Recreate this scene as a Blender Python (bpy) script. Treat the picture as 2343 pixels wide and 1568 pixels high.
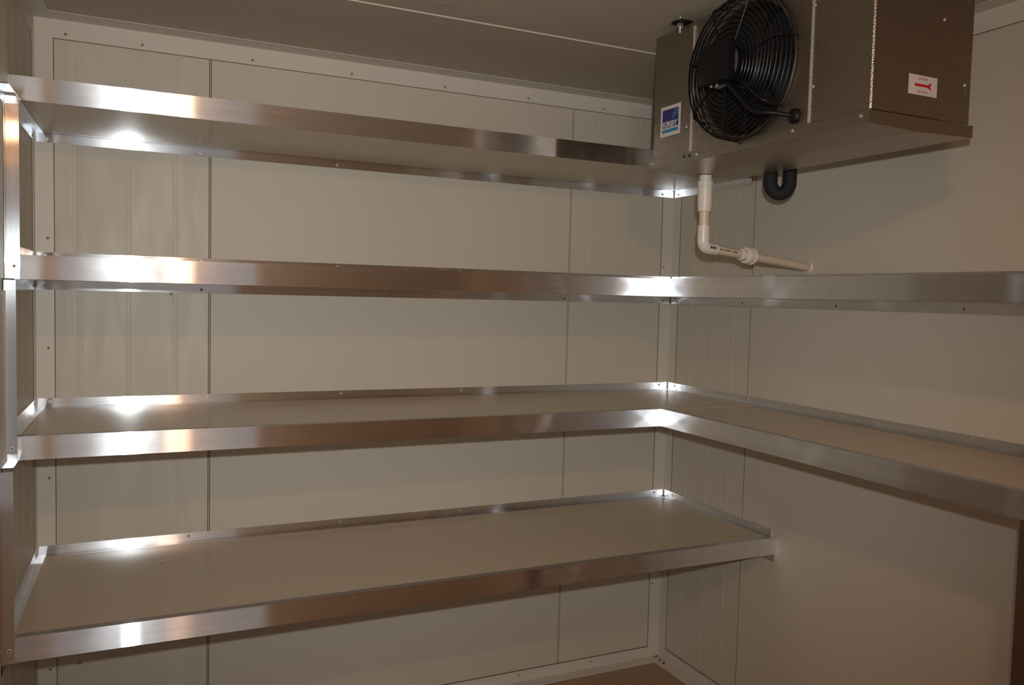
import bpy, bmesh, math, random
from mathutils import Vector, Matrix

# ------------------------------------------------------------------ camera, light, exposure
scene = bpy.context.scene
for o in list(bpy.data.objects):
    bpy.data.objects.remove(o, do_unlink=True)
ZO = -0.11                                   # survey heights -> heights above the floor
col = scene.collection

YAW, PITCH, ROLL, FPX = -0.4399, -0.0563, 0.0251, 1891.77
CAM = Vector((0.2166, -2.5749, 1.4823 + ZO))
fwd = Vector((-math.sin(YAW) * math.cos(PITCH), math.cos(YAW) * math.cos(PITCH), math.sin(PITCH)))
rgt = Vector((math.cos(YAW), math.sin(YAW), 0))
up = rgt.cross(fwd)
rgt, up = rgt * math.cos(ROLL) + up * math.sin(ROLL), -rgt * math.sin(ROLL) + up * math.cos(ROLL)
cd = bpy.data.cameras.new('camera')
cd.sensor_width = 36.0
cd.lens = 36.0 * FPX / 2343.0
cd.clip_start = 0.02
camera = bpy.data.objects.new('camera', cd)
col.objects.link(camera)
camera.matrix_world = Matrix.Translation(CAM) @ Matrix((rgt, up, -fwd)).transposed().to_4x4()
scene.camera = camera

world = bpy.data.worlds.new('world')
scene.world = world
world.use_nodes = True
bg = world.node_tree.nodes['Background']
bg.inputs[0].default_value = (1.0, 0.97, 0.94, 1)
bg.inputs[1].default_value = 0.48

# the photographer's flash, a hand's width above the lens
fl = bpy.data.lights.new('camera_flash', 'SPOT')
fl.energy = 78
fl.color = (0.92, 0.955, 0.94)
fl.spot_size = math.radians(97)
fl.spot_blend = 1.0
fl.shadow_soft_size = 0.014
flash = bpy.data.objects.new('camera_flash', fl)
col.objects.link(flash)
flash.location = CAM + rgt * 0.03 + up * 0.095
aim = (fwd + 0.07 * up - 0.08 * rgt).normalized()
flash.rotation_euler = aim.to_track_quat('-Z', 'Y').to_euler()

vs = scene.view_settings
vs.view_transform = 'Standard'
vs.look = 'None'
vs.gamma = 1.0
vs.use_curve_mapping = False
vs.exposure = 0.0

# ------------------------------------------------------------------ materials
def rgb(r, g, b):
    f = lambda c: c / 12.92 if c <= 0.04045 else ((c + 0.055) / 1.055) ** 2.4
    return (f(r / 255), f(g / 255), f(b / 255), 1)

def new_mat(name):
    m = bpy.data.materials.new(name)
    m.use_nodes = True
    nt = m.node_tree
    return m, nt, nt.nodes['Principled BSDF']

def plain(name, color, rough=0.5, metal=0.0, noise=0.0, scale=20, bump=0.0, emit=None):
    m, nt, b = new_mat(name)
    b.inputs['Base Color'].default_value = color
    b.inputs['Roughness'].default_value = rough
    b.inputs['Metallic'].default_value = metal
    if noise or bump:
        tc = nt.nodes.new('ShaderNodeNewGeometry')
        n = nt.nodes.new('ShaderNodeTexNoise')
        n.inputs['Scale'].default_value = scale
        n.inputs['Detail'].default_value = 5
        nt.links.new(tc.outputs['Position'], n.inputs['Vector'])
        if noise:
            mx = nt.nodes.new('ShaderNodeMix'); mx.data_type = 'RGBA'
            mx.inputs[6].default_value = tuple(c * (1 - noise) for c in color[:3]) + (1,)
            mx.inputs[7].default_value = tuple(min(1, c * (1 + noise)) for c in color[:3]) + (1,)
            nt.links.new(n.outputs['Fac'], mx.inputs[0])
            nt.links.new(mx.outputs[2], b.inputs['Base Color'])
        if bump:
            bp = nt.nodes.new('ShaderNodeBump')
            bp.inputs['Strength'].default_value = bump
            bp.inputs['Distance'].default_value = 0.002
            nt.links.new(n.outputs['Fac'], bp.inputs['Height'])
            nt.links.new(bp.outputs[0], b.inputs['Normal'])
    if emit:
        b.inputs['Emission Color'].default_value = emit[0]
        b.inputs['Emission Strength'].default_value = emit[1]
    return m

def painted_steel(name, color, rough, smear=0.0):
    """cream pre-painted sheet: faint mottling, wiped smears, tiny scuffs"""
    m, nt, b = new_mat(name)
    N, Lk = nt.nodes.new, nt.links.new
    geo = N('ShaderNodeNewGeometry')
    n1 = N('ShaderNodeTexNoise'); n1.inputs['Scale'].default_value = 1.7; n1.inputs['Detail'].default_value = 3
    Lk(geo.outputs['Position'], n1.inputs['Vector'])
    mx = N('ShaderNodeMix'); mx.data_type = 'RGBA'
    mx.inputs[6].default_value = tuple(c * 0.94 for c in color[:3]) + (1,)
    mx.inputs[7].default_value = tuple(c * 1.05 for c in color[:3]) + (1,)
    Lk(n1.outputs['Fac'], mx.inputs[0])
    # rare dark scuffs
    mp = N('ShaderNodeMapping'); mp.inputs['Scale'].default_value = (9, 9, 26)
    Lk(geo.outputs['Position'], mp.inputs['Vector'])
    n2 = N('ShaderNodeTexNoise'); n2.inputs['Scale'].default_value = 1.6; n2.inputs['Detail'].default_value = 1
    Lk(mp.outputs[0], n2.inputs['Vector'])
    rp = N('ShaderNodeValToRGB'); rp.color_ramp.elements[0].position = 0.80; rp.color_ramp.elements[1].position = 0.83
    Lk(n2.outputs['Fac'], rp.inputs[0])
    m2 = N('ShaderNodeMix'); m2.data_type = 'RGBA'
    m2.inputs[7].default_value = tuple(c * 0.45 for c in color[:3]) + (1,)
    Lk(rp.outputs[0], m2.inputs[0]); Lk(mx.outputs[2], m2.inputs[6])
    Lk(m2.outputs[2], b.inputs['Base Color'])
    b.inputs['Roughness'].default_value = rough
    if smear:
        mp2 = N('ShaderNodeMapping'); mp2.inputs['Scale'].default_value = (14, 14, 2.6); mp2.inputs['Rotation'].default_value = (0, 0.3, 0)
        Lk(geo.outputs['Position'], mp2.inputs['Vector'])
        n3 = N('ShaderNodeTexNoise'); n3.inputs['Scale'].default_value = 1.3; n3.inputs['Detail'].default_value = 2; n3.inputs['Distortion'].default_value = 1.2
        Lk(mp2.outputs[0], n3.inputs['Vector'])
        mr = N('ShaderNodeMapRange'); mr.inputs['From Min'].default_value = 0.35; mr.inputs['From Max'].default_value = 0.7
        mr.inputs['To Min'].default_value = rough + smear; mr.inputs['To Max'].default_value = rough - smear
        Lk(n3.outputs['Fac'], mr.inputs['Value']); Lk(mr.outputs[0], b.inputs['Roughness'])
        m3 = N('ShaderNodeMix'); m3.data_type = 'RGBA'; m3.blend_type = 'MULTIPLY'; m3.inputs[0].default_value = 1
        r2 = N('ShaderNodeValToRGB'); r2.color_ramp.elements[0].color = (.975, .975, .975, 1); r2.color_ramp.elements[1].color = (1.03, 1.03, 1.03, 1)
        r2.color_ramp.elements[0].position = .4; r2.color_ramp.elements[1].position = .65
        Lk(n3.outputs['Fac'], r2.inputs[0]); Lk(m2.outputs[2], m3.inputs[6]); Lk(r2.outputs[0], m3.inputs[7])
        Lk(m3.outputs[2], b.inputs['Base Color'])
    return m

def brushed(name, axis, r1=0.20, a1=-0.87, r2=0.35, a2=-0.72, mix=0.24, tone=0.86):
    """extruded aluminium, drawn along one axis"""
    m, nt, b = new_mat(name)
    N, Lk = nt.nodes.new, nt.links.new
    geo = N('ShaderNodeNewGeometry')
    sc = [38, 38, 38]; sc['xyz'.index(axis)] = 0.6
    mp = N('ShaderNodeMapping'); mp.inputs['Scale'].default_value = sc
    Lk(geo.outputs['Position'], mp.inputs['Vector'])
    n = N('ShaderNodeTexNoise'); n.inputs['Scale'].default_value = 2.2; n.inputs['Detail'].default_value = 4
    Lk(mp.outputs[0], n.inputs['Vector'])
    rp = N('ShaderNodeValToRGB')
    rp.color_ramp.elements[0].position = 0.25; rp.color_ramp.elements[1].position = 0.75
    t = tone
    rp.color_ramp.elements[0].color = (t * .86, t * .885, t * .93, 1)
    rp.color_ramp.elements[1].color = (t * 1.02, t * 1.05, t * 1.10, 1)
    Lk(n.outputs['Fac'], rp.inputs[0])
    # greasy hand marks: rougher, paler
    n2 = N('ShaderNodeTexNoise'); n2.inputs['Scale'].default_value = 9; n2.inputs['Detail'].default_value = 2
    Lk(geo.outputs['Position'], n2.inputs['Vector'])
    d = [0, 0, 0]; d['xyz'.index(axis)] = 1
    cx = N('ShaderNodeVectorMath'); cx.operation = 'CROSS_PRODUCT'
    cx.inputs[1].default_value = d
    Lk(geo.outputs['True Normal'], cx.inputs[0])
    nt.nodes.remove(b)
    lobes = []
    for rg, an in ((r1, a1), (r2, a2)):
        g = N('ShaderNodeBsdfAnisotropic')
        g.distribution = 'BECKMANN'
        g.inputs['Roughness'].default_value = rg
        g.inputs['Anisotropy'].default_value = an
        Lk(rp.outputs[0], g.inputs['Color']); Lk(cx.outputs[0], g.inputs['Tangent'])
        lobes.append(g)
    mr = N('ShaderNodeMapRange'); mr.inputs['From Min'].default_value = .40; mr.inputs['From Max'].default_value = .72
    mr.inputs['To Min'].default_value = mix - .06; mr.inputs['To Max'].default_value = mix + .12
    Lk(n2.outputs['Fac'], mr.inputs['Value'])
    ms = N('ShaderNodeMixShader'); Lk(mr.outputs[0], ms.inputs[0])
    Lk(lobes[0].outputs[0], ms.inputs[1]); Lk(lobes[1].outputs[0], ms.inputs[2])
    Lk(ms.outputs[0], nt.nodes['Material Output'].inputs['Surface'])
    return m

CREAM = (0.60, 0.545, 0.455, 1)
M = {}
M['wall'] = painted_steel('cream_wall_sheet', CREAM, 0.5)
M['wall_smear'] = painted_steel('cream_wall_sheet_wiped', CREAM, 0.47, 0.04)
M['shelf'] = painted_steel('cream_shelf_sheet', (0.58, 0.485, 0.37, 1), 0.27)
M['trim'] = painted_steel('cream_trim', (0.66, 0.61, 0.53, 1), 0.42)
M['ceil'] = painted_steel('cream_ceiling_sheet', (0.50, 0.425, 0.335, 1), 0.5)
M['sealant'] = plain('aged_joint_sealant', rgb(96, 84, 52), 0.8, noise=0.3, scale=60)
M['floor'] = plain('red_brown_floor', rgb(166, 138, 114), 0.6, noise=0.22, scale=90, bump=0.3)
for a in 'xyz':
    M['alu' + a] = brushed('brushed_aluminium_' + a, a)
M['rivet'] = plain('rivet_head', (0.62, 0.58, 0.52, 1), 0.4, 0.6)
M['painted_rivet'] = plain('painted_rivet_head', rgb(170, 152, 120), 0.5)
M['hole'] = plain('rivet_hole', (0.015, 0.012, 0.009, 1), 0.8)
M['black'] = plain('black_plastic', (0.006, 0.006, 0.007, 1), 0.45, noise=.3, scale=30)
M['blackwire'] = plain('black_coated_wire', (0.008, 0.008, 0.009, 1), 0.30)
M['blade'] = plain('dark_fan_blade', (0.012, 0.012, 0.013, 1), 0.45)
M['dark'] = plain('dark_interior', (0.006, 0.006, 0.006, 1), 0.8)
for k_ in ('black', 'blackwire', 'blade'): M[k_].node_tree.nodes['Principled BSDF'].inputs['Specular IOR Level'].default_value = 0.22
M['foam'] = plain('black_insulation_foam', (0.010, 0.0105, 0.012, 1), 0.75, noise=.3, scale=80, bump=.4)
M['pvc'] = plain('white_pvc', (0.74, 0.68, 0.60, 1), 0.3, noise=.04, scale=12)
M['pvc_pipe'] = plain('ivory_pvc_pipe', (0.66, 0.55, 0.42, 1), 0.3, noise=.05, scale=12)
M['ink'] = plain('black_ink', (0.03, 0.03, 0.04, 1), 0.5)
M['sticker'] = plain('white_sticker', (0.62, 0.57, 0.53, 1), 0.4)
M['navy'] = plain('navy_print', rgb(30, 38, 105), 0.35)
M['navy_pale'] = plain('pale_navy_print', rgb(58, 84, 140), 0.35)
M['cyan'] = plain('cyan_print', rgb(20, 128, 172), 0.35)
M['red'] = plain('red_print', rgb(190, 20, 28), 0.4)
M['red_pale'] = plain('fine_red_print', rgb(200, 90, 90), 0.4)
M['zinc'] = plain('zinc_bolt', (0.55, 0.52, 0.46, 1), 0.35, 0.9)
M['brown'] = plain('dark_brown_post', rgb(76, 56, 38), 0.6, noise=.15, scale=8)
M['lamp_glass'] = plain('lit_lamp_glass', (1, .8, .5, 1), 0.4, emit=((1.0, 0.55, 0.31, 1), 150))

def galvanised(name):
    m, nt, b = new_mat(name)
    N, Lk = nt.nodes.new, nt.links.new
    geo = N('ShaderNodeNewGeometry')
    v = N('ShaderNodeTexVoronoi'); v.inputs['Scale'].default_value = 330
    Lk(geo.outputs['Position'], v.inputs['Vector'])
    n = N('ShaderNodeTexNoise'); n.inputs['Scale'].default_value = 260; n.inputs['Detail'].default_value = 2
    Lk(geo.outputs['Position'], n.inputs['Vector'])
    mx = N('ShaderNodeMix'); mx.data_type = 'RGBA'
    mx.inputs[6].default_value = (0.22, 0.185, 0.15, 1); mx.inputs[7].default_value = (0.37, 0.315, 0.26, 1)
    Lk(n.outputs['Fac'], mx.inputs[0]); Lk(mx.outputs[2], b.inputs['Base Color'])
    bp = N('ShaderNodeBump'); bp.inputs['Strength'].default_value = 0.5; bp.inputs['Distance'].default_value = 0.0014
    Lk(v.outputs['Distance'], bp.inputs['Height']); Lk(bp.outputs[0], b.inputs['Normal'])
    b.inputs['Metallic'].default_value = 0.95
    b.inputs['Roughness'].default_value = 0.40
    return m
M['galv'] = galvanised('textured_galvanised_steel')
M['galv_pan'] = plain('drain_pan_sheet', (0.40, 0.33, 0.26, 1), 0.30, 0.9, noise=.1, scale=14)

# ------------------------------------------------------------------ helpers
def bm_new(): return bmesh.new()

def box(bm, x0, x1, y0, y1, z0, z1):
    v = [bm.verts.new((x, y, z)) for x in (x0, x1) for y in (y0, y1) for z in (z0, z1)]
    for f in ((0, 1, 3, 2), (4, 6, 7, 5), (0, 4, 5, 1), (2, 3, 7, 6), (0, 2, 6, 4), (1, 5, 7, 3)):
        bm.faces.new([v[i] for i in f])
    return v

def prism(bm, pts, axis, a0, a1):
    """extrude a 2-D outline along an axis; outline is in the two other axes, in xyz order"""
    def P(p, a):
        c = list(p); c.insert('xyz'.index(axis), a); return c
    A = [bm.verts.new(P(p, a0)) for p in pts]
    B = [bm.verts.new(P(p, a1)) for p in pts]
    n = len(pts)
    bm.faces.new(A); bm.faces.new(B[::-1])
    for i in range(n):
        bm.faces.new((A[i], B[i], B[(i + 1) % n], A[(i + 1) % n]))

def tube(bm, path, radii, seg=16, cap=True):
    path = [Vector(p) for p in path]
    if not isinstance(radii, (list, tuple)): radii = [radii] * len(path)
    rings = []; ref = None
    for i, p in enumerate(path):
        a = path[max(i - 1, 0)]; c = path[min(i + 1, len(path) - 1)]
        t = (c - a)
        if t.length < 1e-9: t = Vector((0, 0, 1))
        t.normalize()
        if ref is None:
            ref = Vector((0, 0, 1)) if abs(t.z) < .9 else Vector((1, 0, 0))
        ref = (ref - t * ref.dot(t)).normalized()
        s = t.cross(ref)
        rings.append([bm.verts.new(p + (ref * math.cos(k * 2 * math.pi / seg) + s * math.sin(k * 2 * math.pi / seg)) * radii[i]) for k in range(seg)])
    for r0, r1 in zip(rings, rings[1:]):
        for k in range(seg):
            bm.faces.new((r0[k], r0[(k + 1) % seg], r1[(k + 1) % seg], r1[k]))
    if cap:
        bm.faces.new(rings[0][::-1]); bm.faces.new(rings[-1])

def lathe(bm, origin, axis, prof, seg=20):
    """stepped solid of revolution: prof = [(distance along axis, radius)]"""
    d = Vector(axis).normalized()
    ref = Vector((0, 0, 1)) if abs(d.z) < .9 else Vector((1, 0, 0))
    ref = (ref - d * ref.dot(d)).normalized(); s = d.cross(ref); o = Vector(origin)
    rings = [[bm.verts.new(o + d * t + (ref * math.cos(k * 2 * math.pi / seg) + s * math.sin(k * 2 * math.pi / seg)) * r) for k in range(seg)] for t, r in prof]
    for r0, r1 in zip(rings, rings[1:]):
        for k in range(seg):
            bm.faces.new((r0[k], r0[(k + 1) % seg], r1[(k + 1) % seg], r1[k]))
    bm.faces.new(rings[0][::-1]); bm.faces.new(rings[-1])

def ring(bm, c, r, wire, seg=56, sub=6):
    """wire ring in a plane of constant x"""
    vs_ = []
    for i in range(seg):
        a = 2 * math.pi * i / seg
        row = []
        for j in range(sub):
            b = 2 * math.pi * j / sub
            rr = r + wire * math.cos(b)
            row.append(bm.verts.new((c[0] + wire * math.sin(b), c[1] + rr * math.cos(a), c[2] + rr * math.sin(a))))
        vs_.append(row)
    for i in range(seg):
        for j in range(sub):
            bm.faces.new((vs_[i][j], vs_[(i + 1) % seg][j], vs_[(i + 1) % seg][(j + 1) % sub], vs_[i][(j + 1) % sub]))

def link(name, me, mat, parent, loc):
    me.name = name
    if mat is not None and not me.materials:
        me.materials.append(mat)
    o = bpy.data.objects.new(name, me)
    col.objects.link(o)
    o.location = loc
    if parent is not None:
        o.parent = parent
        pw = Vector((0, 0, 0)); q = parent
        while q is not None: pw += q.location; q = q.parent
        o.location = Vector(loc) - pw
    return o

def obj(name, bm, mat, parent=None, smooth=False, bevel=0.0, fn=None):
    bmesh.ops.recalc_face_normals(bm, faces=bm.faces)
    if bevel:
        bmesh.ops.bevel(bm, geom=list(bm.edges), offset=bevel, segments=2, affect='EDGES', profile=0.6)
    if fn:
        for v in bm.verts: v.co = fn(v.co)
    xs = [v.co.x for v in bm.verts]; ys = [v.co.y for v in bm.verts]; zs = [v.co.z for v in bm.verts]
    c = Vector(((min(xs) + max(xs)) / 2, (min(ys) + max(ys)) / 2, min(zs)))
    for v in bm.verts: v.co -= c
    if smooth:
        for f in bm.faces: f.smooth = True
    me = bpy.data.meshes.new(name); bm.to_mesh(me); bm.free()
    if smooth:
        me.set_sharp_from_angle(angle=math.radians(38))
    return link(name, me, mat, parent, c)

def empty(name, loc, label=None, cat=None, group=None):
    o = bpy.data.objects.new(name, None)
    o.empty_display_size = .05
    col.objects.link(o); o.location = loc
    if label: tag(o, label, cat, group)
    return o

def tag(o, label, cat=None, group=None):
    o['label'] = label
    if cat: o['category'] = cat
    if group: o['group'] = group
    return o

def struct(o, label=None):
    o['kind'] = 'structure'
    if label: o['label'] = label
    return o

SH = 0.028                                   # the left wall is slightly out of square
def shear(co): return Vector((co.x + SH * co.y, co.y, co.z))

# shared rivet head: dished ring with a dark mandrel hole, axis +Z in mesh space
def rivet_mesh(name, r, mat_head):
    bm = bm_new(); seg = 12
    prof = [(r, 0.0), (r * .8, r * .28), (r * .42, r * .30), (r * .36, r * .05)]
    R = [[bm.verts.new((a * math.cos(k * 2 * math.pi / seg), a * math.sin(k * 2 * math.pi / seg), h)) for k in range(seg)] for a, h in prof]
    for q0, q1 in zip(R, R[1:]):
        for k in range(seg): bm.faces.new((q0[k], q0[(k + 1) % seg], q1[(k + 1) % seg], q1[k]))
    f = bm.faces.new(R[-1]); f.material_index = 1
    bmesh.ops.recalc_face_normals(bm, faces=bm.faces)
    me = bpy.data.meshes.new(name); bm.to_mesh(me); bm.free()
    me.materials.append(mat_head); me.materials.append(M['hole'])
    return me
RIV = rivet_mesh('rivet_alu', 0.0048, M['rivet'])
RIVP = rivet_mesh('rivet_painted', 0.0042, M['painted_rivet'])
RIVS = rivet_mesh('rivet_small', 0.0038, M['rivet'])

def rivet(parent, pos, normal, me=None, name='rivet'):
    o = bpy.data.objects.new(name, me or RIV)
    col.objects.link(o)
    pw = Vector((0, 0, 0)); q = parent
    while q is not None: pw += q.location; q = q.parent
    o.parent = parent
    o.location = Vector(pos) - pw
    o.rotation_euler = Vector(normal).to_track_quat('Z', 'Y').to_euler()
    return o

# ------------------------------------------------------------------ the room
W = 2.0855
H = 2.1937 + ZO
YF = -3.05                                   # inner face of the wall behind the camera
HT = 2.1423 + ZO

def rib(parent, axis, at, z0, z1, x0=0.0, fn=None, wid=0.013, h=0.0007):
    bm = bm_new()
    if axis == 'x':       # on the back wall, normal -y
        prism(bm, [(at - wid / 2, 0.0), (at - wid / 4, -h), (at + wid / 4, -h), (at + wid / 2, 0.0)], 'z', z0, z1)
    elif axis == 'yr':    # on the right wall, normal -x
        prism(bm, [(x0, at - wid / 2), (x0 - h, at - wid / 4), (x0 - h, at + wid / 4), (x0, at + wid / 2)], 'z', z0, z1)
    else:                 # on the left wall, normal +x
        prism(bm, [(x0, at - wid / 2), (x0 + h, at - wid / 4), (x0 + h, at + wid / 4), (x0, at + wid / 2)], 'z', z0, z1)
    return obj('rib', bm, parent.data.materials[0], parent, fn=fn)

# floor
bm = bm_new(); box(bm, -0.25, W + .1, YF - 1.4, 0.1, -0.1, 0.0)
struct(obj('floor', bm, M['floor']), 'speckled red-brown floor of the cool room')

# back wall: sealant backing plus three insulated panels
bm = bm_new(); box(bm, -0.1, W + .1, 0.004, 0.10, 0.0, H + .05)
wall_back = struct(obj('wall_back', bm, M['sealant']), 'cream insulated-panel wall behind the shelves')
XJ1, XJ2, G = 0.4448, 1.6448, 0.0035
panels = []
for x0, x1, mt in ((-0.05, XJ1 - G, 'wall_smear'), (XJ1 + G, XJ2 - G, 'wall'), (XJ2 + G, W + .05, 'wall')):
    bm = bm_new(); box(bm, x0, x1, 0.0, 0.004, 0.0, H + .02)
    panels.append(obj('panel', bm, M[mt], wall_back))
for at in (0.108, 0.229, 0.352): rib(panels[0], 'x', at, 0.02, HT)
for at in (1.729, 1.824, 1.930): rib(panels[2], 'x', at, 0.02, HT, h=.0005)
# thin bead that stands in each joint
for xj in (XJ1, XJ2):
    bm = bm_new(); box(bm, xj - .0012, xj + .0012, -.0004, 0.005, 0.02, HT)
    obj('joint_bead', bm, M['wall'], wall_back)
rivet(wall_back, (0.34, 0.0, 1.463 + ZO), (0, -1, 0), RIVP, 'screw')

# right wall
bm = bm_new(); box(bm, W + 0.004, W + 0.1, YF - .1, 0.1, 0.0, H + .05)
wall_right = struct(obj('wall_right', bm, M['sealant']), 'cream insulated-panel wall on the right behind the cooling unit')
YJR = -0.442
pr = []
for y0, y1 in ((YJR + .0022, 0.05), (-1.642 + .0018, YJR - .0022), (YF - .1, -1.642 - .0018)):
    bm = bm_new(); box(bm, W, W + .004, y0, y1, 0.0, H + .02)
    pr.append(obj('panel', bm, M['wall'], wall_right))
dirtj = bm_new(); box(dirtj, W + .002, W + .0045, YJR - .0022, YJR + .0022, .02, HT); obj('joint_bead', dirtj, M['sealant'], wall_right)
for at in (-0.125, -0.243, -0.357): rib(pr[0], 'yr', at, 0.02, HT, x0=W, h=.0008)

# left wall (slightly out of square)
bm = bm_new(); box(bm, -0.1, -0.004, YF - .1, 0.1, 0.0, H + .05)
wall_left = struct(obj('wall_left', bm, M['sealant'], fn=shear), 'cream ribbed insulated-panel wall on the left')
pl = []
for y0, y1 in ((-0.98, 0.05), (YF - .1, -0.987)):
    bm = bm_new(); box(bm, -0.004, 0.0, y0, y1, 0.0, H + .02)
    pl.append(obj('panel', bm, M['wall'], wall_left, fn=shear))
for k in range(7): rib(pl[0], 'yl', -0.118 - .124 * k, 0.02, HT, fn=shear)
for k in range(14): rib(pl[1], 'yl', -1.11 - .124 * k, 0.02, HT, fn=shear)

# wall behind the camera with the open doorway
DX0, DX1, DZ = -0.085, 0.88, 1.93
bm = bm_new(); box(bm, DX1, W + .1, YF - .08, YF, 0, H + .05)
wf = struct(obj('wall_front', bm, M['wall']), 'cream panel wall behind the camera beside the doorway')
bm = bm_new(); box(bm, -0.25, DX0, YF - .08, YF, 0, H + .05); obj('panel', bm, M['wall'], wf)
bm = bm_new(); box(bm, DX0, DX1, YF - .08, YF, DZ, H + .05); obj('panel', bm, M['wall'], wf)
bm = bm_new()
box(bm, DX1, DX1 + .05, YF, YF + .012, 0, DZ + .05); box(bm, DX0, DX1, YF, YF + .012, DZ, DZ + .05)
struct(obj('door_1', bm, M['trim']), 'frame of the open doorway behind the camera')

# ceiling panels run across the room
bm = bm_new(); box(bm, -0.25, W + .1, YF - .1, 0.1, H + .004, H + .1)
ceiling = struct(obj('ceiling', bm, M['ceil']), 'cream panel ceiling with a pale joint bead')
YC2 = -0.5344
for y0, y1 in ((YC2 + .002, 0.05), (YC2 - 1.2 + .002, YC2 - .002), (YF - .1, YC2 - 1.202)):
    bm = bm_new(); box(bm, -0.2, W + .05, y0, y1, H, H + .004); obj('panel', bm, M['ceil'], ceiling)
for yj in (YC2, YC2 - 1.2):
    bm = bm_new(); prism(bm, [(yj - .004, H), (yj - .002, H - .0025), (yj + .002, H - .0025), (yj + .004, H)], 'x', -0.05, W)
    obj('joint_bead', bm, M['trim'], ceiling)

# trims: L angles in every inside corner
T = 0.0016
def L_pts(a0, b0, a1, b1, t=T):
    """outline of an L whose inside corner sits at (a0, b0); legs reach to a1 and b1"""
    sa, sb = math.copysign(t, a1 - a0), math.copysign(t, b1 - b0)
    return [(a0, b0), (a1, b0), (a1, b0 + sb), (a0 + sa, b0 + sb), (a0 + sa, b1), (a0, b1)]

bm = bm_new(); prism(bm, L_pts(0.0, H, -0.0721, HT), 'x', -0.01, W)
t1 = struct(obj('trim_1', bm, M['trim']), 'riveted cream angle trim between ceiling and back wall')
for x in (0.076, 0.265, 0.561, 0.857, 1.164, 1.466, 1.768): rivet(t1, (x, -T, HT + .0135), (0, -1, 0), RIVP)
bm = bm_new(); prism(bm, L_pts(W, H - .0006, W - .055, HT), 'y', YF, -0.002)
struct(obj('trim_2', bm, M['trim']), 'cream angle trim between ceiling and right wall')
bm = bm_new(); prism(bm, L_pts(0.0, H - .0006, 0.042, HT), 'y', YF, -0.003)
struct(obj('trim_3', bm, M['trim'], fn=shear), 'cream angle trim between ceiling and left wall')
bm = bm_new(); prism(bm, L_pts(0.0, 0.0, 0.046, -0.045), 'z', 0.0, HT)
t4 = struct(obj('trim_4', bm, M['trim']), 'riveted cream corner angle between left and back wall')
for z in (1.607, 1.309, 0.41, 0.95): rivet(t4, (0.031, -T, z + ZO), (0, -1, 0), RIVP)
bm = bm_new(); prism(bm, L_pts(W, 0.0, W - .0505, -0.046), 'z', 0.0, HT)
t5 = struct(obj('trim_5', bm, M['trim']), 'cream corner angle between back and right wall')
for z in (1.603, 0.397): rivet(t5, (2.046, -T, z + ZO), (0, -1, 0), RIVP)

ZSK = 0.1515 + ZO
bm = bm_new(); prism(bm, L_pts(-T, 0.0, -0.05, ZSK, .003), 'x', 0.0, W - .002)
bb = struct(obj('baseboard_back', bm, M['trim']), 'low cream angle skirting along the back wall')
for x in (1.084, 1.4845, 1.781): rivet(bb, (x, -.0046, .028), (0, -1, 0), RIVP)
bm = bm_new(); prism(bm, L_pts(W - T, 0.0, W - .05, ZSK + .0004, .0035), 'y', YF, -0.003)
struct(obj('baseboard_right', bm, M['trim']), 'low cream angle skirting along the right wall')
bm = bm_new(); prism(bm, L_pts(T, 0.0, 0.04, ZSK + .0004, .0035), 'y', YF, -0.003)
struct(obj('baseboard_left', bm, M['trim'], fn=shear), 'low cream angle skirting along the left wall')
M['dirt'] = plain('brown_dirt_line', rgb(92, 72, 46), .85, noise=.45, scale=70)
def dirt(parent, x0, x1, y0, y1, z0, z1, fn=None):
    bm = bm_new(); box(bm, x0, x1, y0, y1, z0, z1); obj('edge_seal', bm, M['dirt'], parent, fn=fn)
dirt(t1, .046, W - .05, -.0010, 0, HT - .0016, HT)
dirt(t4, .046, .0478, -.0010, 0, ZSK, HT)
dirt(t4, 0, .0010, -.0465, -.045, ZSK, HT, shear)
dirt(t5, W - .0521, W - .0505, -.0010, 0, ZSK, HT)
dirt(t5, W - .0010, W, -.0475, -.046, ZSK, HT)
dirt(bb, .046, W - .05, -.0022, 0, ZSK, ZSK + .0016)
dirt(bpy.data.objects['baseboard_right'], W - .0022, W, YF, -.046, ZSK + .0004, ZSK + .002)
dirt(bpy.data.objects['trim_2'], W - .0010, W, YF, -.046, HT - .0016, HT)
# rust stain crumbs in the floor corner
random.seed(4)
bm = bm_new()
for k in range(16):
    x = W - .012 - random.random() ** 2 * .02; y = -.012 - random.random() ** 1.5 * .09; r = .002 + random.random() * .003
    lathe(bm, (x, y, .003), (0, 0, 1), [(0, r), (r * .5, r * .7), (r * .7, r * .2)], 6)
rc = obj('rust_crumbs', bm, plain('rust', rgb(70, 45, 22), .9)); rc['kind'] = 'stuff'; tag(rc, 'rusty dirt crumbs in the floor corner on the skirting', 'dirt')

# ------------------------------------------------------------------ shelves
FT = 0.002                                   # fascia metal thickness
SHELVES = {
 1: dict(D=-0.4308, ft=1.9406, fb=1.8875),
 2: dict(D=-0.4872, ft=1.5452, fb=1.4921, R=1.6678),
 3: dict(D=-0.4908, ft=1.1475, fb=1.0944, R=1.7092),
 4: dict(D=-0.5995, ft=0.7374, fb=0.6843)}
YEND = -2.25                                 # near end of the right-hand runs
XR_B = {1: [.03, .419, .815, 1.229, 1.626, 2.03], 2: [.024, .422, .82, 1.229, 1.628, 2.047],
        3: [.034, .442, .837, 1.244, 1.646, 2.044], 4: [.052, .389, .839, 1.248, 1.65, 2.038]}
YR_R = {1: [-.03, -.28], 2: [-.043, -.404, -.806, -1.209, -1.61, -2.01], 3: [-.048, -.447, -.846, -1.244, -1.65, -2.05], 4: [-.059, -.521]}
AH, AF = 0.0255, 0.020                       # wall angle: height, foot
LEFT_X = {1: -.0118, 2: .0125, 3: .005, 4: .0085}
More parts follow.
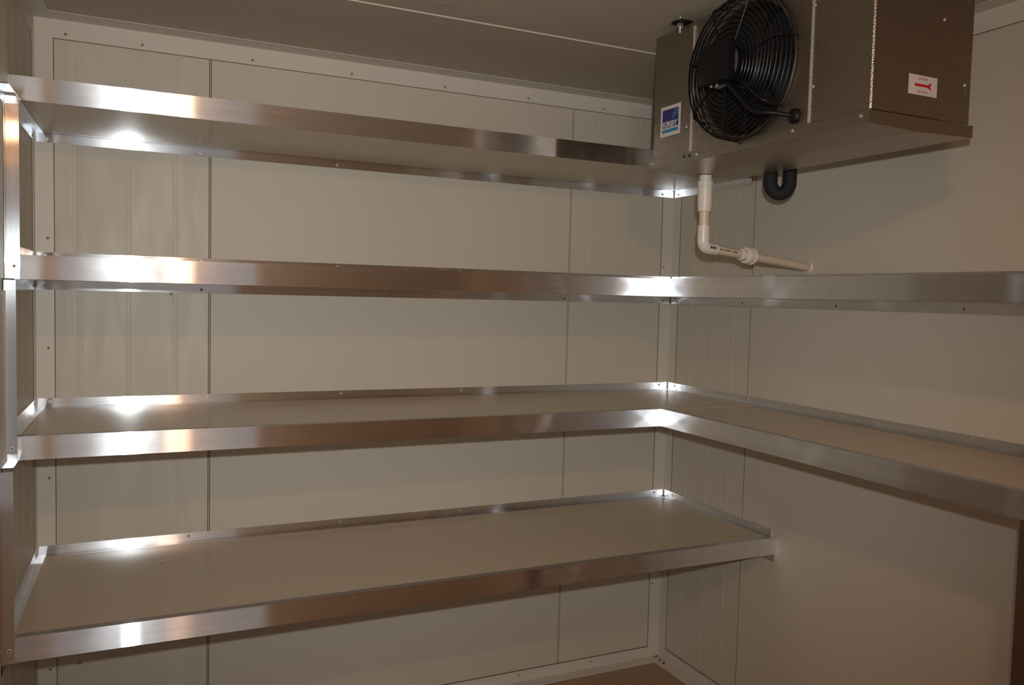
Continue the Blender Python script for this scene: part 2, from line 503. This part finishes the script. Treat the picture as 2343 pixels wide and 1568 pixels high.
LEFT_Y = {1: -.594, 2: -.535, 3: -.575, 4: -.5995}
LABELS = {
 1: 'topmost aluminium-edged cream shelf, seen from below, ending behind the cooling unit',
 2: 'L-shaped aluminium-edged shelf at eye level, under the white drain pipe',
 3: 'L-shaped aluminium-edged shelf at waist height, its cream top visible round the corner',
 4: 'lowest and deepest aluminium-edged shelf, running only along the back wall'}

for n, s in SHELVES.items():
    D, ft, fb, R = s['D'], s['ft'] + ZO, s['fb'] + ZO, s.get('R')
    x0f = LEFT_X[n]
    th = empty('wall_shelf', (W / 2, D / 2, fb), LABELS[n], 'shelf', 'riveted aluminium-edged wall shelves')
    zt, zb = ft - FT, fb + .0012
    xl = SH * D + .001
    # panels
    bm = bm_new()
    v = box(bm, 0, W - .001, D + FT, -.001, zb, zt)
    for q in v:
        if q.co.x < .01: q.co.x = SH * q.co.y + .001
    obj('shelf_panel', bm, M['shelf'], th)
    if R:
        bm = bm_new(); box(bm, R + FT, W - .001, YEND, D - .0016, zb, zt - .0006); obj('shelf_panel', bm, M['shelf'], th)
    # fascia angles, face plus a return flange over the panel
    xe_ = (R if R else W - .001)
    bm = bm_new(); box(bm, x0f, xe_, D, D + FT, fb, ft)
    fa = obj('fascia', bm, M['alux'], th)
    bm = bm_new(); box(bm, x0f + .001, xe_ - .0005, D + FT, D + .023, zt + .0002, ft - .0002); obj('top_flange', bm, M['alux'], fa)
    if R:
        bm = bm_new(); box(bm, R, R + FT, YEND, D - .0006, fb, ft)
        fr = obj('fascia', bm, M['aluy'], th)
        bm = bm_new(); box(bm, R + FT, R + .023, YEND, D - .002, zt + .0002, ft - .0002); obj('top_flange', bm, M['aluy'], fr)
    # wall angles: under the panel (leg down) and on top of it (leg up)
    for kind in (('support_angle',) if n == 1 else ('support_angle', 'upstand_angle')):
        if kind == 'support_angle': z_in, z_out = zb - .0002, zb - .0002 - AH
        else: z_in, z_out = zt + .0002, zt + .0002 + AH
        zm = z_in + (z_out - z_in) * .62
        bm = bm_new(); prism(bm, L_pts(-T, z_in, -T - AF, z_out), 'x', .004, W - .0045)
        a = obj(kind, bm, M['alux'], th)
        for x in XR_B[n]: rivet(a, (x, -2 * T, zm), (0, -1, 0))
        yend = YEND if R else D + (.022 if kind == 'upstand_angle' else .004)
        bm = bm_new(); prism(bm, L_pts(W - T, z_in, W - T - AF, z_out), 'y', yend, -.009)
        a = obj(kind, bm, M['aluy'], th)
        for y in YR_R[n]: rivet(a, (W - 2 * T, y, zm), (-1, 0, 0))
        yl = LEFT_Y[n] if kind == 'support_angle' else D + .021
        dz = -.0004 if kind == 'support_angle' else .0004
        bm = bm_new(); prism(bm, L_pts(.0005, z_in + dz, .0225, z_out + dz), 'y', yl, -.004)
        a = obj(kind, bm, M['aluy'], th, fn=shear)
        for y in (-.045, D + .06): rivet(a, (.0005 + T + SH * y, y, zm), (1, 0, 0))
    # end stop where the lowest shelf meets the right wall
    if n in (1, 4):
        bm = bm_new(); box(bm, W - .0035, W - .0012, D + .004, D + .03, fb - .001, ft - .003); obj('end_cap', bm, M['aluy'], th)

# vertical angles that tie the shelf fronts together at the left wall
STRIPS = [
 (-.4892, 1.4921, 1.8850, -.0135, .0133, 'upright aluminium angle at the left wall between the top two shelves'),
 (-.4930, 1.0944, 1.4915, -.0190, .0055, 'upright aluminium angle at the left wall between the two middle shelves'),
 (-.6015, 0.6843, 1.0940, -.0165, .0085, 'upright aluminium angle at the left wall reaching the lowest shelf')]
for y, z0, z1, xa, xb, lab in STRIPS:
    z0 += ZO; z1 += ZO
    e = empty('upright_angle', ((xa + xb) / 2, y, z0), lab, 'upright', 'upright angles at the left wall')
    bm = bm_new(); box(bm, xa, xb, y - T, y, z0, z1 - .002); obj('front_flange', bm, M['aluz'], e)
    bm = bm_new(); box(bm, xa + .0003, xa + T, y - .022, y - T, z0, z1 - .002); obj('wall_flange', bm, M['aluz'], e)
    rivet(e, ((xa + xb) / 2 + .003, y - T, z0 + .028), (0, -1, 0))

# square post under the right-hand run
px, py = 1.7092 + .004, -1.6143
e = empty('shelf_post', (px + .02, py - .02, 0), 'dark brown upright post under the waist-high shelf at the right edge', 'post')
bm = bm_new(); box(bm, px, px + .045, py - .045, py, .004, 1.0944 + ZO - .001); obj('post_shaft', bm, M['brown'], e, bevel=.002)
bm = bm_new(); box(bm, px - .012, px + .057, py - .057, py + .006, 0, .004); obj('base_plate', bm, M['brown'], e)

# ------------------------------------------------------------------ cooling unit
XE, YN, YFAR, XB = 1.4987, -1.4222, -0.7100, 1.772
ZB, ZP, ZT = 1.8275 + ZO, 1.8520 + ZO, 2.1725 + ZO
ev = empty('cooling_unit', ((XE + XB) / 2, (YN + YFAR) / 2, ZB), 'textured galvanised evaporator unit with a black fan hung from the ceiling', 'cooling unit')
YC, ZC = -1.065, 2.010 + ZO                  # fan axis
# front sheet with a round opening for the fan
def sheet_with_hole(x0, x1, ya, yb, za, zb, yc, zc, r, seg=48):
    bm = bm_new()
    ang = [2 * math.pi * k / seg for k in range(seg)]
    def edge(a):
        dy, dz = math.cos(a), math.sin(a); t = 1e9
        if dy > 1e-9: t = min(t, (yb - yc) / dy)
        if dy < -1e-9: t = min(t, (ya - yc) / dy)
        if dz > 1e-9: t = min(t, (zb - zc) / dz)
        if dz < -1e-9: t = min(t, (za - zc) / dz)
        return yc + dy * t, zc + dz * t
    corner = sorted(set(ang + [math.atan2(z - zc, y - yc) % (2 * math.pi) for y in (ya, yb) for z in (za, zb)]))
    loops = []
    for x in (x0, x1):
        inn = [bm.verts.new((x, yc + r * math.cos(a), zc + r * math.sin(a))) for a in corner]
        out = [bm.verts.new((x,) + edge(a)) for a in corner]
        loops.append((inn, out))
    n = len(corner)
    for k in range(n):
        j = (k + 1) % n
        for inn, out in loops: bm.faces.new((inn[k], inn[j], out[j], out[k]))
        bm.faces.new((loops[0][0][k], loops[0][0][j], loops[1][0][j], loops[1][0][k]))
        bm.faces.new((loops[0][1][k], loops[0][1][j], loops[1][1][j], loops[1][1][k]))
    return bm
YS1, YS2 = -0.871, -1.266                    # sheet seams beside the fan
bm = sheet_with_hole(XE, XE + .0015, YS2, YS1, ZP + .0016, ZT, YC, ZC, .148)
obj('fan_panel', bm, M['galv'], ev)
bm = bm_new(); box(bm, XE - .002, XE + .0015, YS1 + .0006, YFAR, ZP + .0016, ZT); obj('side_panel', bm, M['galv'], ev)
bm = bm_new(); prism(bm, [(XE - .002, YS2 - .0006), (XE - .002, YN + .003), (XE + .0005, YN), (XB, YN), (XB, YN + .0015), (XE + .002, YN + .0015), (XE, YN + .004), (XE, YS2 - .0006)], 'z', ZP + .0016, ZT)
obj('end_panel', bm, M['galv'], ev)
for y in (YS1, YS2):
    bm = bm_new(); box(bm, XE - .004, XE - .0005, y - .0024, y + .0024, ZP + .001, ZT - .012); obj('seam_strip', bm, M['rivet'], ev)
bm = bm_new(); box(bm, XE + .0015, XB, YN + .0015, YFAR, ZT - .0015, ZT); obj('top_sheet', bm, M['galv'], ev)
bm = bm_new(); box(bm, XE + .0015, XB, YFAR - .0015, YFAR, ZP, ZT - .0015); obj('far_end_panel', bm, M['galv'], ev)
# finned coil at the back
bm = bm_new()
for k in range(60):
    y = YN + .02 + (YFAR - YN - .04) * k / 59
    box(bm, XB - .10, XB - .004, y - .0008, y + .0008, ZP + .01, ZT - .012)
fins = obj('coil_fins', bm, M['zinc'], ev); fins['kind'] = 'stuff'
# drain pan: front lip, ends and a sloping underside
bm = bm_new()
xa, xb_ = XE - .006, XB + .012; ya, yb = YN - .002, YFAR + .012
prism(bm, [(xa, ZP), (xa, ZB), (xa + .0015, ZB), (xa + .0015, ZP)], 'y', ya, yb)
pan = obj('drain_pan', bm, M['galv'], ev)
for y0_, y1_ in ((ya, ya + .0015), (yb - .0015, yb)):
    bm = bm_new(); prism(bm, [(xa + .0015, ZP - .0005), (xa + .0015, ZB), (xa + .13, ZB - .0045), (xb_, ZB), (xb_, ZP - .0005)], 'y', y0_, y1_); obj('end_lip', bm, M['galv'], pan)
bm = bm_new()
prism(bm, [(xa + .0015, ZB), (xa + .13, ZB - .0045), (xb_, ZB), (xb_, ZB + .0015), (xa + .13, ZB - .003), (xa + .0015, ZB + .0015)], 'y', ya + .0015, yb - .0015)
obj('pan_floor', bm, M['galv_pan'], pan)
bm = bm_new(); box(bm, xb_ - .0015, xb_, ya + .0015, yb - .0015, ZB + .0035, ZP - .0005); obj('back_lip', bm, M['galv_pan'], pan)
bm = bm_new(); box(bm, XE + .003, XB - .11, YN + .004, YFAR - .004, ZP - .004, ZP); obj('inner_tray', bm, M['dark'], ev)
# screws
for y, z in ((-.852, 1.9205), (-1.270, 2.093), (-1.274, 1.929), (-1.224, 1.8475), (-1.403, 1.8455), (-.715, 1.8455), (-.901, 1.8445)):
    rivet(ev, (XE - (.006 if z < 1.85 else .003), y, z - .003 + ZO), (-1, 0, 0), RIVS, 'screw')
for y, z in ((-.852, 1.845), (-.873, 1.8447)):
    bm = bm_new(); lathe(bm, (XE - .0063, y, z - .002 + ZO), (-1, 0, 0), [(0, .0036), (.0006, .0036)], 12); obj('screw_hole', bm, M['hole'], ev)
for x, z in ((1.687, 2.049), (1.756, 1.930)):
    rivet(ev, (x, YN - .0002, z + ZO), (0, -1, 0), RIVS, 'screw')
bm = bm_new(); box(bm, 1.757, 1.761, YN - .002, YN - .0003, 1.905 + ZO, 1.925 + ZO); obj('edge_clip', bm, M['galv'], ev)
bm = bm_new(); box(bm, 1.757, 1.761, YN - .002, YN - .0003, 2.085 + ZO, 2.105 + ZO); obj('edge_clip', bm, M['galv'], ev)
# fan cowl, blades, motor, guard
bm = bm_new()
seg = 48
for r0, r1, xa2, xb2 in ((.148, .150, XE + .055, XE - .004), (.148, .166, XE - .004, XE - .004)):
    pass
lathe_pts = [(.150, XE + .055), (.150, XE - .002), (.160, XE - .006), (.160, XE - .0035), (.148, XE + .001), (.146, XE + .055)]
R_ = [[bm.verts.new((x, YC + r * math.cos(2 * math.pi * k / seg), ZC + r * math.sin(2 * math.pi * k / seg))) for k in range(seg)] for r, x in lathe_pts]
for i in range(len(R_)):
    q0, q1 = R_[i], R_[(i + 1) % len(R_)]
    for k in range(seg): bm.faces.new((q0[k], q0[(k + 1) % seg], q1[(k + 1) % seg], q1[k]))
obj('fan_cowl', bm, M['galv'], ev, smooth=True)
bm = bm_new(); lathe(bm, (XE + .06, YC, ZC), (1, 0, 0), [(0, .155), (.002, .155)], 40); obj('fan_backing', bm, M['dark'], ev)
fan = empty('fan', (XE + .02, YC, ZC)); fan.parent = ev; fan.location = Vector((XE + .02, YC, ZC)) - ev.location
bm = bm_new(); lathe(bm, (XE + .045, YC, ZC), (-1, 0, 0), [(0, .044), (.045, .044), (.05, .038)], 24); obj('hub', bm, M['blade'], fan, smooth=True)
for k in range(5):
    bm = bm_new(); a0 = 2 * math.pi * k / 5
    rows = []
    for i in range(5):
        r = .038 + (.138 - .038) * i / 4; wdt = .36 + .10 * i / 4
        row = []
        for j in range(5):
            t = j / 4 - .5
            a = a0 + t * wdt * 1.7 + .12 * i / 4
            row.append((XE + .024 + t * .042 * (1 - .35 * i / 4), YC + r * math.cos(a), ZC + r * math.sin(a)))
        rows.append(row)
    top = [[bm.verts.new(p) for p in row] for row in rows]
    bot = [[bm.verts.new((p[0] + .002, p[1], p[2])) for p in row] for row in rows]
    for i in range(4):
        for j in range(4):
            bm.faces.new((top[i][j], top[i][j + 1], top[i + 1][j + 1], top[i + 1][j]))
            bm.faces.new((bot[i][j], bot[i + 1][j], bot[i + 1][j + 1], bot[i][j + 1]))
    for i in range(4):
        bm.faces.new((top[i][0], top[i + 1][0], bot[i + 1][0], bot[i][0])); bm.faces.new((top[i][4], bot[i][4], bot[i + 1][4], top[i + 1][4]))
    for j in range(4):
        bm.faces.new((top[0][j], bot[0][j], bot[0][j + 1], top[0][j + 1])); bm.faces.new((top[4][j], top[4][j + 1], bot[4][j + 1], bot[4][j]))
    obj('blade', bm, M['blade'], fan, smooth=True)
guard = empty('fan_guard', (XE - .03, YC, ZC)); guard.parent = ev; guard.location = Vector((XE - .03, YC, ZC)) - ev.location
GD = .054                                    # guard depth
prof = [(.1600, .008), (.1595, .020), (.1580, .031), (.1545, .041), (.1490, .048)]
r = .1410
while r > .050:
    prof.append((r, GD)); r -= .0112
for r, d in prof:
    bm = bm_new(); ring(bm, (XE - d, YC, ZC), r, .0015, 52, 5); obj('guard_ring', bm, M['blackwire'], guard, smooth=True)
for k in range(7):
    a = 2 * math.pi * (k + .28) / 7
    ca, sa = math.cos(a), math.sin(a)
    path = [(.168, .005), (.164, .010), (.1625, .030), (.157, .044), (.149, .0515), (.138, GD + .003), (.045, GD + .003)]
    bm = bm_new(); tube(bm, [(XE - d, YC + r * ca, ZC + r * sa) for r, d in path], .0023, 6); obj('guard_spoke', bm, M['blackwire'], guard, smooth=True)
mot = empty('fan_motor', (XE - .05, YC, ZC)); mot.parent = ev; mot.location = Vector((XE - .05, YC, ZC)) - ev.location
bm = bm_new(); lathe(bm, (XE - .002, YC, ZC), (-1, 0, 0), [(0, .030), (.03, .042), (.058, .049), (.064, .049), (.068, .044)], 28); obj('motor_plate', bm, M['black'], mot, smooth=True)
bm = bm_new(); box(bm, XE - .102, XE - .066, YC - .046, YC + .046, ZC - .045, ZC + .045); obj('motor_body', bm, M['black'], mot, bevel=.009, smooth=True)
bm = bm_new(); lathe(bm, (XE - .0668, YC, ZC), (-1, 0, 0), [(0, .0505), (.0022, .0515), (.0040, .0485)], 32); obj('motor_rim', bm, plain('worn_black_rim', (.06, .06, .06, 1), .3), mot, smooth=True)
for dy, dz in ((.012, -.047), (-.008, -.049)):
    bm = bm_new(); lathe(bm, (XE - (.101 if abs(dz) < .04 else .086), YC + dy, ZC + dz), (-1, 0, 0), [(0, .0042), (.003, .0042), (.0042, .0026)], 8); obj('motor_bolt', bm, M['zinc'], mot)
# motor lead with its grommet
bm = bm_new()
lead = [(XE - .080, YC - .030, ZC - .046), (XE - .072, YC - .055, ZC - .075), (XE - .066, YC - .082, ZC - .104), (XE - .060, YC - .105, ZC - .122), (XE - .046, YC - .128, ZC - .126), (XE - .024, YC - .146, ZC - .130), (XE - .006, YC - .159, ZC - .1345)]
def smooth_path(pts, n=5):
    P = [Vector(p) for p in pts]; out = []
    for i in range(len(P) - 1):
        p0, p1, p2, p3 = P[max(i - 1, 0)], P[i], P[i + 1], P[min(i + 2, len(P) - 1)]
        for k in range(n):
            t = k / n
            out.append(.5 * ((2 * p1) + (p2 - p0) * t + (2 * p0 - 5 * p1 + 4 * p2 - p3) * t * t + (3 * p1 - p0 - 3 * p2 + p3) * t ** 3))
    out.append(P[-1]); return out
tube(bm, smooth_path(lead), .0046, 10); obj('motor_lead', bm, M['black'], ev, smooth=True)
bm = bm_new(); lathe(bm, (XE - .0005, YC - .160, ZC - .1345), (-1, 0, 0), [(0, .016), (.006, .016), (.010, .012), (.013, .007)], 20); obj('cable_grommet', bm, M['black'], ev, smooth=True)
# ceiling hanger at the far front corner
hx, hy = XE - .018, -.832
bm = bm_new(); prism(bm, [(XE - .034, ZT + .006), (XE + .02, ZT + .006), (XE + .02, ZT + .003), (XE - .034, ZT + .003)], 'y', hy - .022, hy + .016); br = obj('hanger_bracket', bm, M['black'], ev)
bm = bm_new(); lathe(bm, (hx, hy, ZT - .022), (0, 0, 1), [(0, .0035), (.0405, .0035)], 10); obj('hanger_bolt', bm, M['zinc'], br)
bm = bm_new(); lathe(bm, (hx, hy, ZT - .008), (0, 0, 1), [(0, .0085), (.0095, .0085)], 6); obj('hex_nut', bm, M['zinc'], br)
bm = bm_new(); lathe(bm, (hx, hy, ZT + .0065), (0, 0, 1), [(0, .019), (.002, .019)], 24); obj('washer', bm, M['zinc'], br)
# hanger at the near end so the unit is carried on both sides
for xx, yy in ((XE + .05, YN + .06), (XB - .04, YN + .06), (XB - .04, YFAR - .06)):
    bm = bm_new(); box(bm, xx - .016, xx + .016, yy - .016, yy + .016, ZT, ZT + .003); b2 = obj('hanger_bracket', bm, M['black'], ev)
    bm = bm_new(); lathe(bm, (xx, yy, ZT - .004), (0, 0, 1), [(0, .0035), (H - ZT + .004, .0035)], 10); obj('hanger_bolt', bm, M['zinc'], b2)

# lettering helper: a built-in font outline turned into a thin mesh
def text_mesh(txt, size, weight=0.0, depth=.00015, space=1.0):
    cu = bpy.data.curves.new('lettering', 'FONT')
    cu.body = txt; cu.size = size; cu.offset = weight; cu.extrude = depth; cu.space_character = space
    cu.align_x = 'CENTER'; cu.align_y = 'CENTER'; cu.resolution_u = 3
    t = bpy.data.objects.new('lettering_src', cu); col.objects.link(t)
    bpy.context.view_layer.update()
    me = bpy.data.meshes.new_from_object(t.evaluated_get(bpy.context.evaluated_depsgraph_get()))
    bpy.data.objects.remove(t); bpy.data.curves.remove(cu)
    return me
def place_text(me, name, mat, parent, o, ux, uy, fit_w=None, fit_h=None):
    xs = [v.co.x for v in me.vertices]; ys = [v.co.y for v in me.vertices]
    cx, cy = (min(xs) + max(xs)) / 2, (min(ys) + max(ys)) / 2
    sx = fit_w / (max(xs) - min(xs)) if fit_w else 1
    sy = fit_h / (max(ys) - min(ys)) if fit_h else 1
    ux, uy = Vector(ux), Vector(uy); n = ux.cross(uy)
    for v in me.vertices:
        v.co = ux * ((v.co.x - cx) * sx) + uy * ((v.co.y - cy) * sy) + n * v.co.z
    me.materials.clear(); me.materials.append(mat)
    return link(name, me, mat, parent, Vector(o))

# maker's sticker on the far front panel (reads from -x; right is -y)
sy0, sy1, sz0, sz1 = -.740, -.826, 1.9065 + ZO, 1.9840 + ZO
xs_ = XE - .002
def sticker_quad(name, mat, parent, u0, u1, v0, v1, lift):
    """u, v run 0..1 across the sticker, u towards the camera"""
    y = lambda u: sy0 + (sy1 - sy0) * u
    z = lambda v: sz0 + (sz1 - sz0) * v
    bm = bm_new(); box(bm, xs_ - lift, xs_ - lift + .0002, y(u1), y(u0), z(v0), z(v1)); return obj(name, bm, mat, parent)
st = sticker_quad('brand_sticker', M['sticker'], ev, 0, 1, 0, 1, .0004)
st['label'] = 'white sticker with navy square, KIRBY lettering and cyan bar'
sticker_quad('navy_square', M['navy'], st, .10, .90, .285, .885, .0007)
bm = bm_new()
yv = lambda u: sy0 + (sy1 - sy0) * u
zv = lambda v: sz0 + (sz1 - sz0) * v
prism(bm, [(yv(.89), zv(.875)), (yv(.70), zv(.875)), (yv(.60), zv(.70)), (yv(.56), zv(.56)), (yv(.72), zv(.58)), (yv(.89), zv(.68))], 'x', xs_ - .00095, xs_ - .0007)
obj('pale_sweep', bm, M['navy_pale'], st)
place_text(text_mesh('KIRBY', .02, .0006), 'lettering', M['sticker'], st, (xs_ - .0011, yv(.5), zv(.395)), (0, -1, 0), (0, 0, 1), .0625, .0145)
sticker_quad('cyan_bar', M['cyan'], st, .10, .90, .125, .235, .0007)
# air-flow sticker on the end panel
ax0, ax1, az0, az1 = 1.5945, 1.6745, 1.8945 + ZO, 1.9325 + ZO
bm = bm_new(); box(bm, ax0, ax1, YN - .0005, YN - .0002, az0, az1)
ast = obj('arrow_sticker', bm, M['sticker'], ev); ast['label'] = 'white sticker with a red arrow and red lettering'
amx, amz = (ax0 + ax1) / 2, (az0 + az1) / 2
bm = bm_new()
prism(bm, [(amx - .024, amz), (amx - .0205, amz + .0048), (amx - .0205, amz + .0026), (amx + .014, amz + .0026), (amx + .0195, amz + .0062), (amx + .0245, amz + .0062), (amx + .019, amz),
           (amx + .0245, amz - .0062), (amx + .0195, amz - .0062), (amx + .014, amz - .0026), (amx - .0205, amz - .0026), (amx - .0205, amz - .0048)], 'y', YN - .0009, YN - .0005)
obj('arrow', bm, M['red'], ast)
for dz in (.0125, -.0125):
    place_text(text_mesh('AIR FLOW', .006, .0001), 'lettering', M['red_pale'], ast, (amx - .0015, YN - .0008, amz + dz), (1, 0, 0), (0, 0, 1), .027, .0044)

# ------------------------------------------------------------------ drain pipe
DPX, DPY = 1.648, -.742
z = lambda v: v + ZO
dp = empty('drain_pipe', (DPX, DPY, z(1.61)), 'white plastic drain pipe elbowing from the cooling unit to the right wall', 'pipe')
bm = bm_new(); lathe(bm, (DPX, DPY, z(1.822)), (0, 0, -1), [(0, .017), (.016, .017)], 20); obj('threaded_spigot', bm, M['pvc'], dp, smooth=True)
bm = bm_new(); lathe(bm, (DPX, DPY, z(1.806)), (0, 0, -1), [(0, .020), (.0005, .0215), (.015, .0215), (.016, .0200), (.070, .0195), (.0705, .0180), (.081, .0180), (.082, .0165)], 28); obj('reducer_socket', bm, M['pvc'], dp, smooth=True)
bm = bm_new(); lathe(bm, (DPX, DPY, z(1.726)), (0, 0, -1), [(0, .0132), (.06, .0132)], 24); obj('pipe', bm, M['pvc_pipe'], dp, smooth=True)
end = Vector((W - .0005, -.689, z(1.5905)))
el = Vector((DPX, DPY, z(1.628)))
dirn = (end - el).normalized()
bm = bm_new()
pth = [Vector((DPX, DPY, z(1.686))), Vector((DPX, DPY, z(1.648)))]
for k in range(1, 6):
    t = k / 6
    a = Vector((DPX, DPY, z(1.648))); b_ = el; c_ = el + dirn * .02
    pth.append(a * (1 - t) ** 2 + b_ * 2 * t * (1 - t) + c_ * t * t)
pth += [el + dirn * .02, el + dirn * .047]
tube(bm, pth, .0165, 24); elbow = obj('elbow', bm, M['pvc'], dp, smooth=True)
bm = bm_new(); tube(bm, [el + dirn * .045, end], .0132, 24); hp = obj('pipe', bm, M['pvc_pipe'], dp, smooth=True)
L_ = (end - el).length
bm = bm_new(); lathe(bm, el + dirn * (L_ * .325), dirn, [(0, .0152), (.003, .0175), (.006, .0175), (.0065, .0165), (.022, .0165), (.0225, .0225), (.027, .0240), (.030, .0240), (.0305, .0215), (.046, .0215), (.0465, .0240), (.051, .0240), (.055, .0200), (.060, .0165), (.062, .0150)], 28); obj('union_coupling', bm, M['pvc'], dp, smooth=True)
bm = bm_new()
for k in range(14):
    a = 2 * math.pi * k / 14
    ref = Vector((0, 0, 1)); ref = (ref - dirn * ref.dot(dirn)).normalized(); s_ = dirn.cross(ref)
    o_ = (ref * math.cos(a) + s_ * math.sin(a)) * .0217
    tube(bm, [el + dirn * (L_ * .325 + .0305) + o_, el + dirn * (L_ * .325 + .046) + o_], .0014, 5)
obj('grip_ridges', bm, M['pvc'], dp)
bm = bm_new(); lathe(bm, end, -dirn, [(0, .0175), (.002, .0175), (.005, .0145)], 24); obj('wall_seal', bm, M['pvc'], dp, smooth=True)
# printed marks on the pipe and the elbow, as short curved ink patches facing the room
def ink(parent, base, d, t0, t1, r, w):
    bm = bm_new()
    side = Vector((-.55, -.83, .12)); side = (side - d * side.dot(d)).normalized(); upv = d.cross(side)
    rows = []
    for t in (t0, t1):
        rows.append([bm.verts.new(base + d * t + (side * math.cos(a) + upv * math.sin(a)) * (r + .0002)) for a in (-w, -w / 3, w / 3, w)])
    for j in range(3): bm.faces.new((rows[0][j], rows[0][j + 1], rows[1][j + 1], rows[1][j]))
    obj('printed_mark', bm, M['ink'], parent)
for t0, t1 in ((.052, .060), (.062, .066), (.071, .080), (.0815, .092), (.097, .099), (.103, .112), (.113, .121)): ink(hp, el, dirn, t0, t1, .0132, .12)
for t0, t1 in ((.012, .021), (.023, .031), (.033, .036)): ink(elbow, el, dirn, t0, t1, .0165, .2)

# black insulated refrigerant line looping under the back of the unit
hc = Vector((1.846, -.812, z(1.812))); hu = Vector((.86, -.51, 0)); HR = .0255
pts = [hc - hu * HR + Vector((0, 0, .118)), hc - hu * HR + Vector((0, 0, .02))]
for k in range(13):
    a = math.pi * k / 12
    pts.append(hc - hu * HR * math.cos(a) * (1 if k in (0, 12) else 1.02) - Vector((0, 0, .031 * math.sin(a))))
pts += [hc + hu * HR + Vector((0, 0, .02)), hc + hu * HR + Vector((0, 0, .118))]
hose = empty('insulated_hose', (hc.x, hc.y, z(1.762)), 'black foam-insulated hose loop hanging below the cooling unit', 'hose')
bm = bm_new(); tube(bm, pts, .0188, 18); obj('foam_sleeve', bm, M['foam'], hose, smooth=True)
M['copper'] = plain('copper', (.55, .28, .16, 1), .3, 1)
for sgn in (-1, 1):
    t0 = hc + hu * HR * sgn
    bm = bm_new(); tube(bm, [t0 + Vector((0, 0, .117)), t0 + Vector((0, 0, .150 + .01 * sgn)), Vector((XB + .016, t0.y, t0.z + .16 + .01 * sgn))], .006, 10); obj('copper_tube', bm, M['copper'], hose, smooth=True)

# ------------------------------------------------------------------ warm lamp of the room, on the ceiling behind the camera
lx, ly = 0.46, -2.60
lamp = empty('bulkhead_lamp', (lx, ly, H - .09), 'small warm bulkhead lamp on the ceiling behind the camera', 'lamp')
bm = bm_new(); lathe(bm, (lx, ly, H), (0, 0, -1), [(0, .075), (.02, .075), (.024, .068)], 28); obj('lamp_base', bm, M['trim'], lamp, smooth=True)
bm = bm_new(); lathe(bm, (lx, ly, H - .024), (0, 0, -1), [(0, .060), (.025, .058), (.045, .045), (.058, .022), (.061, .006)], 24); obj('lamp_glass', bm, M['lamp_glass'], lamp, smooth=True)
